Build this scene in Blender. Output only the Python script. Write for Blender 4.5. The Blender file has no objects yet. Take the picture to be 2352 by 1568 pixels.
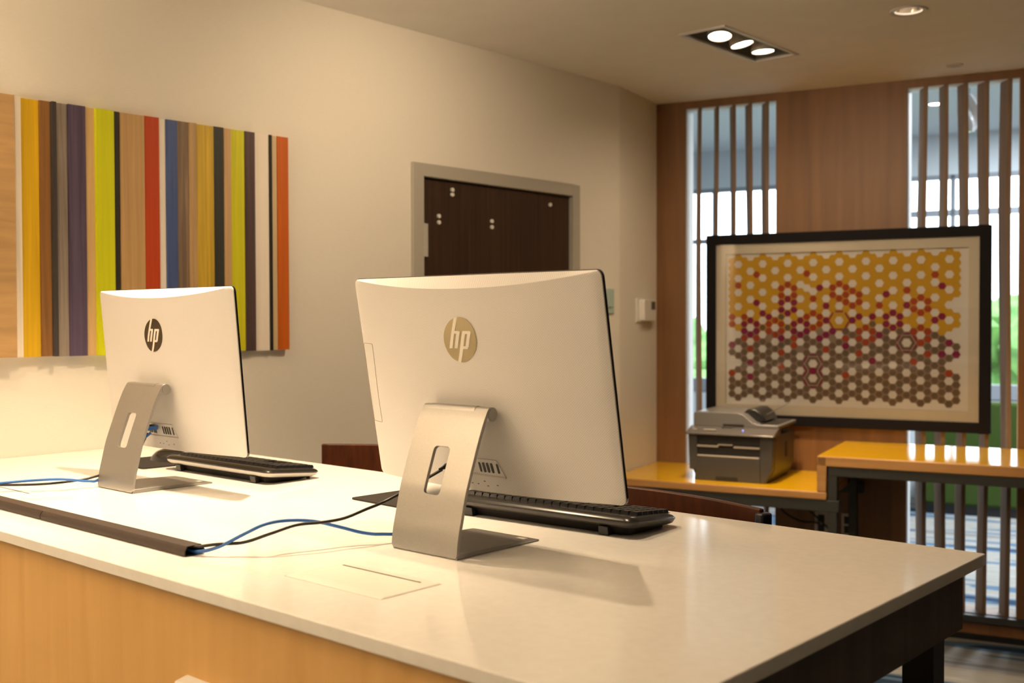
import bpy, bmesh, math, random
from mathutils import Vector, Matrix
random.seed(7)
SC = bpy.context.scene
COL = SC.collection
PI = math.pi
sin, cos = math.sin, math.cos

# ------------------------------------------------------------------ camera
F_PX = 2505.4
PITCH, ROLL, YAW = .0210, -.00282, -.72287
cam_d = bpy.data.cameras.new('camera')
cam = bpy.data.objects.new('camera', cam_d); COL.objects.link(cam)
fw = Vector((sin(YAW)*cos(PITCH), cos(YAW)*cos(PITCH), -sin(PITCH)))
rt = Vector((cos(YAW), -sin(YAW), 0)); up = rt.cross(fw)
rt2 = rt*cos(ROLL) + up*sin(ROLL); up2 = -rt*sin(ROLL) + up*cos(ROLL)
mw = Matrix((rt2, up2, -fw)).transposed().to_4x4(); mw.translation = Vector((3.013, 0, 1.448))
cam.matrix_world = mw
cam_d.sensor_width = 36; cam_d.lens = F_PX/2352*36
cam_d.clip_start = .02; cam_d.clip_end = 200
cam_d.dof.use_dof = True; cam_d.dof.focus_distance = 2.15; cam_d.dof.aperture_fstop = 4.6
SC.camera = cam

# ------------------------------------------------------------------ world, exposure
vs = SC.view_settings
SC.display_settings.display_device = 'sRGB'
vs.view_transform = 'Standard'; vs.look = 'None'; vs.gamma = 1; vs.use_curve_mapping = False
vs.exposure = 0.0
SC.cycles.use_denoising = True
SC.cycles.max_bounces = 10; SC.cycles.diffuse_bounces = 5; SC.cycles.glossy_bounces = 4
SC.cycles.transparent_max_bounces = 12
SC.cycles.sample_clamp_indirect = 8
world = bpy.data.worlds.new('sky'); SC.world = world; world.use_nodes = True
bg = world.node_tree.nodes['Background']
bg.inputs[0].default_value = (.80, .91, 1.0, 1); bg.inputs[1].default_value = 5.5

WARM = (1.0, .735, .465)
def lamp(kind, name, loc, energy, color=WARM, aim=None, size=.04, spot=130, blend=1.0):
    d = bpy.data.lights.new(name, kind); d.energy = energy; d.color = color
    if kind == 'SPOT':
        d.spot_size = math.radians(spot); d.spot_blend = blend; d.shadow_soft_size = size
    elif kind == 'AREA':
        d.shape = 'DISK'; d.size = size
    else:
        d.shadow_soft_size = size
    o = bpy.data.objects.new(name, d); COL.objects.link(o); o.location = loc
    if aim is not None:
        o.rotation_euler = (Vector(aim)-Vector(loc)).to_track_quat('-Z', 'Y').to_euler()
    return o
CEIL = 2.534
# ceiling spots over the desk (their fittings lie above the frame)
lamp('SPOT', 'desk_spot_light', (.93, 1.40, CEIL-.01), 215, aim=(.90, 1.44, 0), size=.022, spot=88)
lamp('SPOT', 'desk_spot_light', (1.63, 1.61, CEIL-.01), 39, aim=(1.72, 1.45, 0), size=.02, spot=130)
lamp('SPOT', 'desk_spot_light', (.62, 1.02, CEIL-.01), 20, aim=(.35, .95, 0), size=.03, spot=140)
# unseen fill lamp added behind the viewer to brighten desk front and walls
lamp('POINT', 'front_fill_light', (.45, -.9, 2.36), 12, size=.12)
# unseen fill spots added above the frame to brighten the door wall and print
lamp('SPOT', 'aisle_fill_light', (1.15, 2.45, CEIL-.01), 62, aim=(-.6, 2.9, 1.2), size=.04, spot=112)
lamp('SPOT', 'aisle_fill_light', (1.35, 2.75, CEIL-.01), 95, aim=(.85, 4.9, 1.3), size=.04, spot=75)
# unseen upward fill panels added behind the viewer to brighten the ceiling
lamp('AREA', 'ceiling_fill_light', (.75, -.3, 1.8), 60, aim=(.75, -.3, 3), size=.4)
lamp('AREA', 'ceiling_fill_light', (.9, -2.2, 1.8), 80, aim=(.9, -2.2, 3), size=.4)
# ------------------------------------------------------------------ frames of reference
K = Vector((-.12114, 4.66992, 0)); DB = Vector((.97073, .24017, 0)); NB = Vector((-.24017, .97073, 0))
RB = math.atan2(.24017, .97073)
def W(u, v, z=0):                       # partition coordinates -> world (v>0 towards the room)
    return K + DB*u - NB*v + Vector((0, 0, z))
MB_ = Matrix.Translation(K) @ Matrix.Rotation(RB, 4, 'Z')   # local (u, -v, z)

# ------------------------------------------------------------------ materials
def mat(name, color=(.8,.8,.8), rough=.5, metal=0, spec=.5, coat=0, emit=None, estr=0, alpha=1):
    m = bpy.data.materials.new(name); m.use_nodes = True
    b = m.node_tree.nodes['Principled BSDF']
    b.inputs['Base Color'].default_value = (*color, 1); b.inputs['Roughness'].default_value = rough
    b.inputs['Metallic'].default_value = metal; b.inputs['Specular IOR Level'].default_value = spec
    b.inputs['Coat Weight'].default_value = coat; b.inputs['Coat Roughness'].default_value = .05
    if emit:
        b.inputs['Emission Color'].default_value = (*emit, 1); b.inputs['Emission Strength'].default_value = estr
    return m
def nodes(m): return m.node_tree.nodes, m.node_tree.links, m.node_tree.nodes['Principled BSDF']
def ramp(n, stops, interp='LINEAR'):
    r = n.new('ShaderNodeValToRGB'); r.color_ramp.interpolation = interp
    while len(r.color_ramp.elements) < len(stops): r.color_ramp.elements.new(.5)
    for e, (p, c) in zip(r.color_ramp.elements, stops): e.position = p; e.color = (*c, 1)
    return r
def noise_mat(name, c1, c2, scale=(1,1,1), nscale=6, detail=5, rough=.5, lo=.3, hi=.7, coat=0, spec=.5, bump=0, rot=0, dist=0, metal=0):
    m = mat(name, c1, rough, metal, spec, coat); n, l, b = nodes(m)
    tc = n.new('ShaderNodeTexCoord'); mp = n.new('ShaderNodeMapping'); mp.inputs['Scale'].default_value = scale
    mp.inputs['Rotation'].default_value = (0, 0, rot)
    l.new(tc.outputs['Object'], mp.inputs['Vector'])
    nz = n.new('ShaderNodeTexNoise'); nz.inputs['Scale'].default_value = nscale; nz.inputs['Detail'].default_value = detail
    nz.inputs['Distortion'].default_value = dist
    l.new(mp.outputs[0], nz.inputs['Vector'])
    r = ramp(n, [(lo, c1), (hi, c2)]); l.new(nz.outputs['Fac'], r.inputs[0]); l.new(r.outputs[0], b.inputs['Base Color'])
    if bump:
        bp = n.new('ShaderNodeBump'); bp.inputs['Strength'].default_value = bump; bp.inputs['Distance'].default_value = .002
        l.new(nz.outputs['Fac'], bp.inputs['Height']); l.new(bp.outputs[0], b.inputs['Normal'])
    return m
M = {}
M['wall'] = noise_mat('wallpaper', (.77,.74,.67), (.81,.78,.71), (1,3,40), 18, 4, .85, bump=.12)
M['ceiling'] = noise_mat('ceiling_paint', (.82,.80,.76), (.85,.83,.79), (1,1,1), 8, 3, .9)
M['quartz'] = noise_mat('white_quartz', (.80,.79,.76), (.84,.83,.80), (1,1,1), 60, 3, .11, spec=.35)
M['quartz_grommet'] = mat('cream_plastic', (.80,.78,.72), .3)
M['veneer'] = noise_mat('oak_veneer', (.56,.325,.098), (.64,.385,.130), (11,11,.7), 2.2, 5, .42, dist=.4)
M['wallwood'] = noise_mat('walnut_veneer', (.17,.078,.028), (.235,.112,.042), (9,9,.5), 2.0, 6, .45, dist=.5)
M['slatwood'] = noise_mat('slat_wood', (.20,.135,.09), (.27,.19,.13), (20,20,1), 3, 4, .6, spec=.2)
M['white_jamb'] = mat('white_jamb_paint', (.8,.8,.8), .6)
M['doorwood'] = noise_mat('dark_wenge', (.030,.016,.010), (.060,.033,.019), (30,30,.9), 2.5, 5, .38)
M['doorframe'] = mat('grey_paint', (.43,.41,.36), .5)
M['steel'] = mat('brushed_steel', (.55,.55,.55), .3, 1)
M['dark_steel'] = mat('dark_grey_steel', (.045,.047,.045), .45, .3)
M['black_steel'] = mat('black_steel', (.012,.012,.013), .4)
M['black'] = mat('black_plastic', (.012,.012,.013), .35)
M['gloss_black'] = mat('glossy_black', (.01,.01,.011), .08, coat=.5)
M['smoke'] = mat('smoked_grey_plastic', (.012,.011,.010), .24, spec=.35)
M['silver_plastic'] = mat('silver_plastic', (.50,.48,.45), .35)
M['alu'] = noise_mat('brushed_aluminium', (.315,.306,.292), (.335,.326,.31), (1,1,1), 300, 2, .36, metal=.8)
M['rubber'] = noise_mat('duct_rubber', (.035,.024,.019), (.045,.031,.025), (1,1,1), 200, 2, .5, spec=.3)
M['pad'] = noise_mat('black_cloth', (.022,.019,.018), (.045,.04,.036), (1,1,1), 900, 2, .9, spec=.1)
M['cable_black'] = mat('black_cable', (.008,.007,.007), .35)
M['cable_blue'] = mat('blue_cable', (.03,.14,.46), .4)
M['white'] = mat('white_plastic', (.78,.77,.74), .4)
M['matt_white'] = mat('matt_white_board', (.78,.76,.72), .8)
M['mat_cream'] = mat('cream_mount_board', (.70,.64,.52), .85)
M['frame_black'] = mat('black_wood_frame', (.006,.005,.007), .6, spec=.15)
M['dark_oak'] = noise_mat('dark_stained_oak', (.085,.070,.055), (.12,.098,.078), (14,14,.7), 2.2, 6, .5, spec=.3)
M['stool_wood'] = noise_mat('red_mahogany', (.040,.011,.004), (.080,.022,.007), (12,12,3), 5, 5, .45, spec=.25)
M['navy'] = mat('navy_steel', (.008,.010,.022), .3)
M['seat'] = mat('dark_leather', (.02,.017,.015), .55)
M['yellow_top'] = noise_mat('yellow_lacquer', (.74,.42,.006), (.80,.46,.008), (1,14,14), 3, 5, .15, coat=.15)
M['oak_edge'] = noise_mat('oak_edge', (.42,.22,.075), (.52,.28,.10), (1,14,14), 3, 5, .4)
M['printer_grey'] = mat('dark_grey_plastic', (.068,.064,.06), .42)
M['kb_dark'] = mat('keyboard_dark_grey', (.045,.04,.036), .3)
M['printer_light'] = mat('grey_plastic', (.16,.155,.15), .36)
M['printer_gloss'] = mat('glossy_grey_panel', (.12,.11,.105), .2)
M['printer_silver'] = mat('pale_grey_trim', (.52,.48,.44), .4)
M['led'] = mat('blue_led', (.1,.1,.3), .3, emit=(.35,.35,1), estr=2.5)
M['lens'] = mat('lamp_lens', (1,1,1), .3, emit=(1,.90,.72), estr=14)
M['can'] = mat('lamp_can', (.55,.50,.42), .4)
M['trim'] = mat('white_trim', (.62,.58,.54), .4)
M['trimgrey'] = mat('recess_grey', (.20,.19,.18), .5)
M['reflector'] = mat('reflector', (.8,.7,.6), .18, 1)
M['green'] = noise_mat('green_fabric', (.036,.060,.012), (.052,.085,.018), (1,1,1), 120, 3, .9, spec=.1)
M['leaf'] = noise_mat('leaves', (.05,.16,.03), (.22,.42,.12), (1,1,1), 6, 5, .8)
M['grass'] = noise_mat('grass', (.10,.22,.05), (.20,.36,.10), (1,1,1), 5, 5, .9)
M['trunk'] = mat('bark', (.10,.07,.05), .9)
M['lounge_wall'] = mat('lounge_wall_paint', (.60,.65,.68), .9)
M['mullion'] = mat('grey_mullion', (.26,.28,.32), .5)
M['emblem_pale_reflection'] = mat('chrome_pale_reflection', (.50,.43,.28), .25, .75)  # mirror emblem; its pale gold reflection is put into the colour
M['emblem_dark_reflection'] = mat('chrome_dark_reflection', (.10,.075,.045), .16, 1)  # same mirror emblem; its dark reflection is put into the colour
M['emblem_letter'] = mat('letter_silver', (.72,.68,.62), .35)
M['dark_slot'] = mat('dark_slot', (.02,.018,.016), .6)

def glass_mat():
    m = bpy.data.materials.new('clear_glass'); m.use_nodes = True
    n = m.node_tree.nodes; l = m.node_tree.links; n.clear()
    out = n.new('ShaderNodeOutputMaterial'); mx = n.new('ShaderNodeMixShader'); fr = n.new('ShaderNodeFresnel')
    fr.inputs[0].default_value = 1.45
    t = n.new('ShaderNodeBsdfTransparent'); g = n.new('ShaderNodeBsdfGlossy'); g.inputs['Roughness'].default_value = .02
    l.new(fr.outputs[0], mx.inputs[0]); l.new(t.outputs[0], mx.inputs[1]); l.new(g.outputs[0], mx.inputs[2]); l.new(mx.outputs[0], out.inputs[0])
    return m
M['glass'] = glass_mat()

def dot_shell():
    m = mat('dotted_white_shell', (.78,.76,.74), .42); n, l, b = nodes(m)
    tc = n.new('ShaderNodeTexCoord'); sp = n.new('ShaderNodeSeparateXYZ'); l.new(tc.outputs['Object'], sp.inputs[0])
    def s(out, k):
        a = n.new('ShaderNodeMath'); a.operation = 'MULTIPLY'; a.inputs[1].default_value = k; l.new(out, a.inputs[0])
        c = n.new('ShaderNodeMath'); c.operation = 'SINE'; l.new(a.outputs[0], c.inputs[0]); return c
    p = n.new('ShaderNodeMath'); p.operation = 'MULTIPLY'
    l.new(s(sp.outputs['X'], 2*PI/.0042).outputs[0], p.inputs[0]); l.new(s(sp.outputs['Z'], 2*PI/.0042).outputs[0], p.inputs[1])
    r = ramp(n, [(.35, (.66,.65,.645)), (.62, (.52,.505,.495))])
    a = n.new('ShaderNodeMath'); a.operation = 'MULTIPLY_ADD'; a.inputs[1].default_value = .5; a.inputs[2].default_value = .5
    l.new(p.outputs[0], a.inputs[0]); l.new(a.outputs[0], r.inputs[0]); l.new(r.outputs[0], b.inputs['Base Color'])
    return m
M['shell'] = dot_shell()

def carpet():
    m = mat('striped_carpet', (.3,.3,.3), .95, spec=.1); n, l, b = nodes(m)
    tc = n.new('ShaderNodeTexCoord'); mp = n.new('ShaderNodeMapping'); mp.inputs['Rotation'].default_value = (0, 0, -RB)
    l.new(tc.outputs['Object'], mp.inputs['Vector'])
    mp2 = n.new('ShaderNodeMapping'); mp2.inputs['Scale'].default_value = (.45, 4.6, 1); l.new(mp.outputs[0], mp2.inputs['Vector'])
    nz = n.new('ShaderNodeTexNoise'); nz.inputs['Scale'].default_value = 1.0; nz.inputs['Detail'].default_value = 2; l.new(mp2.outputs[0], nz.inputs['Vector'])
    r = ramp(n, [(0,(.03,.055,.10)), (.38,(.11,.18,.27)), (.45,(.36,.35,.32)), (.56,(.42,.40,.37)), (.60,(.24,.24,.24)), (.66,(.06,.11,.18))], 'CONSTANT')
    l.new(nz.outputs['Fac'], r.inputs[0])
    mp3 = n.new('ShaderNodeMapping'); mp3.inputs['Scale'].default_value = (6, 120, 1); l.new(mp.outputs[0], mp3.inputs['Vector'])
    n2 = n.new('ShaderNodeTexNoise'); n2.inputs['Scale'].default_value = 1.5; l.new(mp3.outputs[0], n2.inputs['Vector'])
    r2 = ramp(n, [(.3,(.65,.65,.65)), (.7,(1,1,1))]); l.new(n2.outputs['Fac'], r2.inputs[0])
    mx = n.new('ShaderNodeMix'); mx.data_type = 'RGBA'; mx.blend_type = 'MULTIPLY'; mx.inputs[0].default_value = 1
    l.new(r.outputs[0], mx.inputs[6]); l.new(r2.outputs[0], mx.inputs[7]); l.new(mx.outputs[2], b.inputs['Base Color'])
    return m
M['carpet'] = carpet()


# ------------------------------------------------------------------ mesh helpers
class G:
    def __init__(s): s.v = []; s.f = []; s.mi = []; s.cur = 0
    def add(s, vs, fs):
        k = len(s.v); s.v += [tuple(v) for v in vs]
        for f in fs: s.f.append(tuple(i+k for i in f)); s.mi.append(s.cur)
        return s
    def box(s, x0, x1, y0, y1, z0, z1, m=None):
        vs = [Vector((x, y, z)) for x in (x0, x1) for y in (y0, y1) for z in (z0, z1)]
        if m: vs = [m @ v for v in vs]
        return s.add(vs, [(0,1,3,2),(4,6,7,5),(0,4,5,1),(2,3,7,6),(0,2,6,4),(1,5,7,3)])
    def prism(s, pts, a0, a1, axis='z', m=None):
        n = len(pts); vs = []
        for a in (a0, a1):
            for p, q in pts:
                v = {'z': (p, q, a), 'y': (p, a, q), 'x': (a, p, q)}[axis]
                vs.append(m @ Vector(v) if m else Vector(v))
        return s.add(vs, [tuple(range(n))[::-1], tuple(range(n, 2*n))] + [(i, (i+1) % n, n+(i+1) % n, n+i) for i in range(n)])
    def loft(s, rings, cap=True, closed=True):
        n = len(rings[0]); k = []
        vs = [v for r in rings for v in r]; fs = []
        for j in range(len(rings)-1):
            for i in range(n if closed else n-1):
                a = j*n+i; b = j*n+(i+1) % n; fs.append((a, b, b+n, a+n))
        if cap: fs.append(tuple(range(n))[::-1]); fs.append(tuple(range((len(rings)-1)*n, len(rings)*n)))
        return s.add(vs, fs)
    def tube(s, path, r, n=10, cap=True):
        path = [Vector(p) for p in path]; rings = []; prev = None
        for i, p in enumerate(path):
            t = (path[min(i+1, len(path)-1)]-path[max(i-1, 0)]).normalized()
            if prev is None:
                ref = Vector((0, 0, 1)) if abs(t.z) < .9 else Vector((1, 0, 0)); a = t.cross(ref).normalized()
            else: a = (prev - t*prev.dot(t)).normalized()
            prev = a; b = t.cross(a); rr = r[i] if isinstance(r, (list, tuple)) else r
            rings.append([p + (a*cos(2*PI*k/n) + b*sin(2*PI*k/n))*rr for k in range(n)])
        return s.loft(rings, cap)
    def cyl(s, p0, p1, r, n=20): return s.tube([p0, p1], r, n)
    def lathe(s, prof, n=32, m=None, cap=False):
        rings = [[Vector((r*cos(2*PI*k/n), r*sin(2*PI*k/n), z)) for k in range(n)] for r, z in prof]
        if m: rings = [[m @ v for v in rg] for rg in rings]
        return s.loft(rings, cap)
    def grid(s, rows):
        n = len(rows[0]); vs = [v for r in rows for v in r]
        return s.add(vs, [(j*n+i, j*n+i+1, (j+1)*n+i+1, (j+1)*n+i) for j in range(len(rows)-1) for i in range(n-1)])
    def build(s, name, mats, parent=None, bevel=0, smooth=False, seg=2, world=None, solid=0):
        me = bpy.data.meshes.new(name); me.from_pydata(s.v, [], s.f)
        if not isinstance(mats, (list, tuple)): mats = [mats]
        for m_ in mats: me.materials.append(m_)
        for p, i in zip(me.polygons, s.mi): p.material_index = i; p.use_smooth = smooth
        bm = bmesh.new(); bm.from_mesh(me); bmesh.ops.remove_doubles(bm, verts=bm.verts, dist=1e-6)
        bmesh.ops.recalc_face_normals(bm, faces=bm.faces); bm.to_mesh(me); bm.free()
        o = bpy.data.objects.new(name, me); COL.objects.link(o)
        if solid:
            sm = o.modifiers.new('solid', 'SOLIDIFY'); sm.thickness = solid; sm.offset = -1
        if bevel:
            b = o.modifiers.new('bevel', 'BEVEL'); b.width = bevel; b.segments = seg; b.limit_method = 'ANGLE'; b.angle_limit = math.radians(40)
        if smooth or bevel:
            try:
                me.set_sharp_from_angle(angle=math.radians(38))
            except Exception: pass
            for p in me.polygons: p.use_smooth = True
        if parent is not None: o.parent = parent
        if world is not None: o.matrix_world = world
        return o
def tag(o, label=None, cat=None, group=None, kind=None):
    for k, v in (('label', label), ('category', cat), ('group', group), ('kind', kind)):
        if v: o[k] = v
    return o
def thing(name, label, cat, loc=(0,0,0), rotz=0, group=None):
    o = bpy.data.objects.new(name, None); COL.objects.link(o); o.location = loc; o.rotation_euler = (0, 0, rotz)
    o.empty_display_size = .05
    return tag(o, label, cat, group)
def struct(o, label=None, cat=None): return tag(o, label, cat, kind='structure')
def copy_tree(o, parent=None):
    c = o.copy(); COL.objects.link(c); c.parent = parent
    for ch in [x for x in SC.objects if x.parent == o]: copy_tree(ch, c)
    return c
def rrect(x0, x1, y0, y1, r, n=6):
    pts = []
    for cx, cy, a in ((x1-r, y1-r, 0), (x0+r, y1-r, 90), (x0+r, y0+r, 180), (x1-r, y0+r, 270)):
        for k in range(n+1):
            t = math.radians(a+90*k/n); pts.append((cx+r*cos(t), cy+r*sin(t)))
    return pts
def spline(pts, n=8):
    P = [Vector(p) for p in pts]; P = [2*P[0]-P[1]] + P + [2*P[-1]-P[-2]]; out = []
    for i in range(1, len(P)-2):
        for k in range(n):
            t = k/n; a, b, c, d = P[i-1:i+3]
            out.append(.5*((2*b)+(c-a)*t+(2*a-5*b+4*c-d)*t*t+(3*b-a-3*c+d)*t**3))
    out.append(P[-2]); return out

# ------------------------------------------------------------------ the room shell
YB = -11.6; XR = 5.2
DY0, DY1, DZ = 2.897, 3.812, 1.990
g = G(); g.box(-.12, 0, YB, DY0-.03, 0, CEIL); g.box(-.12, 0, DY1+.03, 4.1803, 0, CEIL); g.box(-.12, 0, DY0-.03, DY1+.03, DZ+.03, CEIL)
struct(g.build('wall_left', M['wall']), 'pale beige papered wall behind the desk with the striped wood panel and the door', 'wall')
g = G(); g.prism([(0, 4.1803), (-.12114, 4.66992), (-.238, 4.641), (-.12, 4.1803)], 0, CEIL)
struct(g.build('wall_corner', M['wall']), 'short beige wall return carrying the thermostat', 'wall')
g = G(); g.box(-.12, XR, YB-.1, YB, 0, CEIL); struct(g.build('wall_back', M['wall']), 'wall at the far end behind the viewer', 'wall')
m_dark = mat('dusk_wall', (.10, .09, .085), .9)
g = G(); g.box(XR, XR+.1, YB-.1, 6.0, 0, 2.95); struct(g.build('wall_right', m_dark), 'wall on the right side of the room', 'wall')
# partition with slatted openings; the third is unseen, added for cool side light
OPEN = [(.153, .609), (1.212, 1.679), (2.30, 2.77)]
OZ0, OZ1 = .120, 2.498; PT = .12; UR = 5.6
g = G(); u = -.02
for a, b in OPEN:
    g.box(u, a, 0, PT, 0, 2.95, MB_); g.box(a, b, 0, PT, 0, OZ0, MB_); g.box(a, b, 0, PT, OZ1, 2.95, MB_); u = b
g.box(u, UR, 0, PT, 0, 2.95, MB_)
struct(g.build('wall_far', M['wallwood']), 'brown wood veneer partition wall with tall slatted openings', 'wall')
g = G(); e = .003
for a, b in OPEN:
    g.box(a, a+e, .012, PT, OZ0, OZ1, MB_); g.box(b-e, b, .012, PT, OZ0, OZ1, MB_); g.box(a, b, .012, PT, OZ1-e, OZ1, MB_)
struct(g.build('trim_1', M['white_jamb']), 'white painted lining inside the slatted openings', 'trim')
g = G()
for a, b in OPEN: g.box(a-.04, b+.06, -.035, PT, OZ0-.036, OZ0-.004, MB_)
struct(g.build('trim_2', M['dark_steel'], bevel=.003), 'dark metal sill rail under the slatted openings', 'trim')
g = G(); g.box(0, UR, -.012, 0, 0, .026, MB_); struct(g.build('baseboard_far', M['black']), 'low black skirting under the wood partition', 'baseboard')
# floor
g = G(); g.prism([(-3.5, YB), (XR+.2, YB), (XR+.2, 9.6), (-3.5, 9.6)], -.05, 0)
struct(g.build('floor', M['carpet']), 'carpet floor with blue and grey stripes', 'floor')
# ceiling with holes for the recessed fittings
TRI = (.725, .905, 3.585, 4.155)                     # opening of the triple fitting
RND = [(1.498, 3.844, .052), (.51, -7.535, .052), (.27, -10.03, .052)]
bm = bmesh.new()
def loop(pts, z):
    vs = [bm.verts.new((x, y, z)) for x, y in pts]
    for i in range(len(vs)): bm.edges.new((vs[i], vs[(i+1) % len(vs)]))
wl = W(-.08, -.03); wr = W(UR, -.03)
loop([(-.12, YB), (XR+.05, YB), (wr.x, wr.y), (wl.x, wl.y), (-.12, 4.18)], CEIL)
loop([(TRI[0], TRI[2]), (TRI[1], TRI[2]), (TRI[1], TRI[3]), (TRI[0], TRI[3])], CEIL)
for cx, cy, r in RND: loop([(cx+r*cos(2*PI*k/32), cy+r*sin(2*PI*k/32)) for k in range(32)], CEIL)
bmesh.ops.triangle_fill(bm, edges=bm.edges, use_beauty=True)
for f in bm.faces:
    if f.normal.z > 0: f.normal_flip()
me = bpy.data.meshes.new('ceiling'); bm.to_mesh(me); bm.free(); me.materials.append(M['ceiling'])
o = bpy.data.objects.new('ceiling', me); COL.objects.link(o)
sm = o.modifiers.new('solid', 'SOLIDIFY'); sm.thickness = .012; sm.offset = -1
struct(o, 'plain beige ceiling with recessed lamps', 'ceiling')
# lounge beyond the partition
LV = 4.0
g = G(); g.box(-1.5, UR, PT, LV+.15, 2.90, 2.98, MB_); struct(g.build('ceiling_lounge', M['lounge_wall']), 'lounge ceiling seen through the slats', 'ceiling')
g = G(); g.box(-1.35, -1.25, PT-.1, LV+.1, 0, 2.9, MB_); g.box(-1.35, -.02, PT-.02, PT+.02, 0, 2.95, MB_)
struct(g.build('wall_lounge_left', M['lounge_wall']), 'pale lounge side wall', 'wall')
g = G(); g.box(UR-.3, UR-.2, PT, LV+.1, 0, 2.9, MB_); struct(g.build('wall_lounge_right', M['lounge_wall']), 'pale lounge wall far right', 'wall')
g = G(); g.box(-1.3, UR, LV, LV+.15, 0, .80, MB_); g.box(-1.3, UR, LV, LV+.15, 2.577, 2.92, MB_)
struct(g.build('wall_lounge_far', M['lounge_wall']), 'low wall and lintel around the lounge windows', 'wall')
us = [-1.25, -.93, .60, 1.012, 2.2, 3.4, 4.6, UR-.25]
for i in range(len(us)-1):
    a, b = us[i], us[i+1]; g = G()
    g.box(a, a+.022, LV, LV+.08, .80, 2.577, MB_); g.box(b-.01, b+.01, LV, LV+.08, .80, 2.577, MB_)
    g.box(a, b, LV-.01, LV+.10, .805, .918, MB_); 
    if i != 1: g.box(a, b, LV, LV+.08, 2.254 if i else 2.10, 2.301 if i else 2.14, MB_)
    g.box(a, b, LV, LV+.08, 2.545, 2.577, MB_)
    w_ = g.build('window_%d' % (i+1), M['mullion']); struct(w_, 'lounge window with a grey frame and a high transom bar', 'window')
    g = G(); g.box(a+.02, b-.01, LV+.035, LV+.041, .918, 2.56, MB_); g.build('glass_pane', M['glass'], w_)
# outdoors
g = G(); g.box(-12, 16, LV+.16, LV+22, -.35, -.25, MB_); tag(g.build('lawn', M['grass']), 'green lawn outside the lounge windows', 'grass', kind='stuff')
g = G(); g.box(-12, 16, LV+.155, LV+4.2, -.25, -.2, MB_); struct(g.build('floor_bounce', mat('pale_bounce_ground', (.62,.60,.56), .9)), 'unseen pale ground added outside to bounce light into the lounge', 'floor')  # unseen pale ground, added to bounce neutral daylight into the lounge

def blob_tree(name, u, v, h, r, label):
    c = W(u, -v, 0); t = thing(name, label, 'tree', (c.x, c.y, -.249), 0, 'trees outside the lounge windows')
    g = G(); g.tube([(0,0,0), (.05,0,h*.35), (.02,.05,h*.55)], [.12,.09,.06], 8); g.build('trunk', M['trunk'], t, smooth=True)
    g = G()
    for k in range(26):
        a = random.uniform(0, 2*PI); rr = r*random.uniform(0, .8); z = h*.25+random.uniform(.1, .75)*h*.9
        s = r*random.uniform(.25, .45); z = max(z, s+.03); ctr = Vector((rr*cos(a), rr*sin(a), z))
        rings = []
        for j in range(1, 6):
            th = PI*j/6; q = s*sin(th)*random.uniform(.85, 1.15)
            rings.append([ctr+Vector((q*cos(2*PI*i/8), q*sin(2*PI*i/8), s*cos(th))) for i in range(8)])
        g.loft(rings)
    g.build('foliage', M['leaf'], t, smooth=True)
blob_tree('garden_shrub', 1.6, 8.5, 1.7, 1.3, 'low leafy green shrub outside, seen past the right edge of the framed print')
blob_tree('garden_shrub', 3.6, 9.5, 1.9, 1.4, 'leafy green shrub outside the lounge, furthest right')
blob_tree('garden_shrub', -1.9, 8.6, 1.5, 1.2, 'low green shrub outside, seen left of the framed print')
# sofa behind the slats
c = W(.84, -3.28, 0)
sofa = thing('sofa', 'green fabric sofa seen from behind through the right-hand slats', 'sofa', (c.x, c.y, 0), RB)
g = G(); g.box(0, 2.6, 0, .14, .07, .83); g.build('backrest', M['green'], sofa, bevel=.02)
g = G(); g.box(0.01, 2.59, .142, .60, .07, .42); g.build('seat', M['green'], sofa, bevel=.03)
g = G(); g.box(.03, 2.57, .03, .58, 0, .07); g.build('base', M['black'], sofa)

# lamps of the lounge ceiling
for (u_, v_, lab) in ((1.04, -2.65, 'round lit downlight in the lounge ceiling behind the right-hand slats'),):
    c = W(u_, v_, 2.9); d = thing('downlight', lab, 'ceiling light', c)
    g = G(); g.lathe([(.045, -.002), (.060, -.008), (.066, -.003), (.066, -.0005)], 32); g.build('trim_ring', M['trim'], d, smooth=True)
    g = G(); g.lathe([(.046, -.003), (.0001, -.003)], 24); g.build('lens', M['lens'], d)
c = W(1.365, -1.30, 2.9); d = thing('pendant_lamp', 'white glass pendant lamp in the lounge, glimpsed between the right-hand slats', 'pendant lamp', c)
g = G(); g.cyl((0, 0, -.0005), (0, 0, -.22), .002, 8); g.build('cord', M['black'], d)
g = G(); g.lathe([(.035, 0-.0005), (.035, -.015), (.0001, -.016)], 24); g.build('ceiling_rose', M['white'], d)
g = G(); rings = []
for k in range(9):
    z = -.22-.20*k/8; tw = k*.25; r = .045+.012*sin(k/8*PI)-.025*(k/8)**3
    rings.append([Vector(((r*(1+.25*cos(5*a))*cos(a+tw)), (r*(1+.25*cos(5*a))*sin(a+tw)), z)) for a in [2*PI*i/40 for i in range(40)]])
g.loft(rings); g.build('shade', mat('opal_glass', (.8,.85,.88), .15), d, smooth=True)

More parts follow.
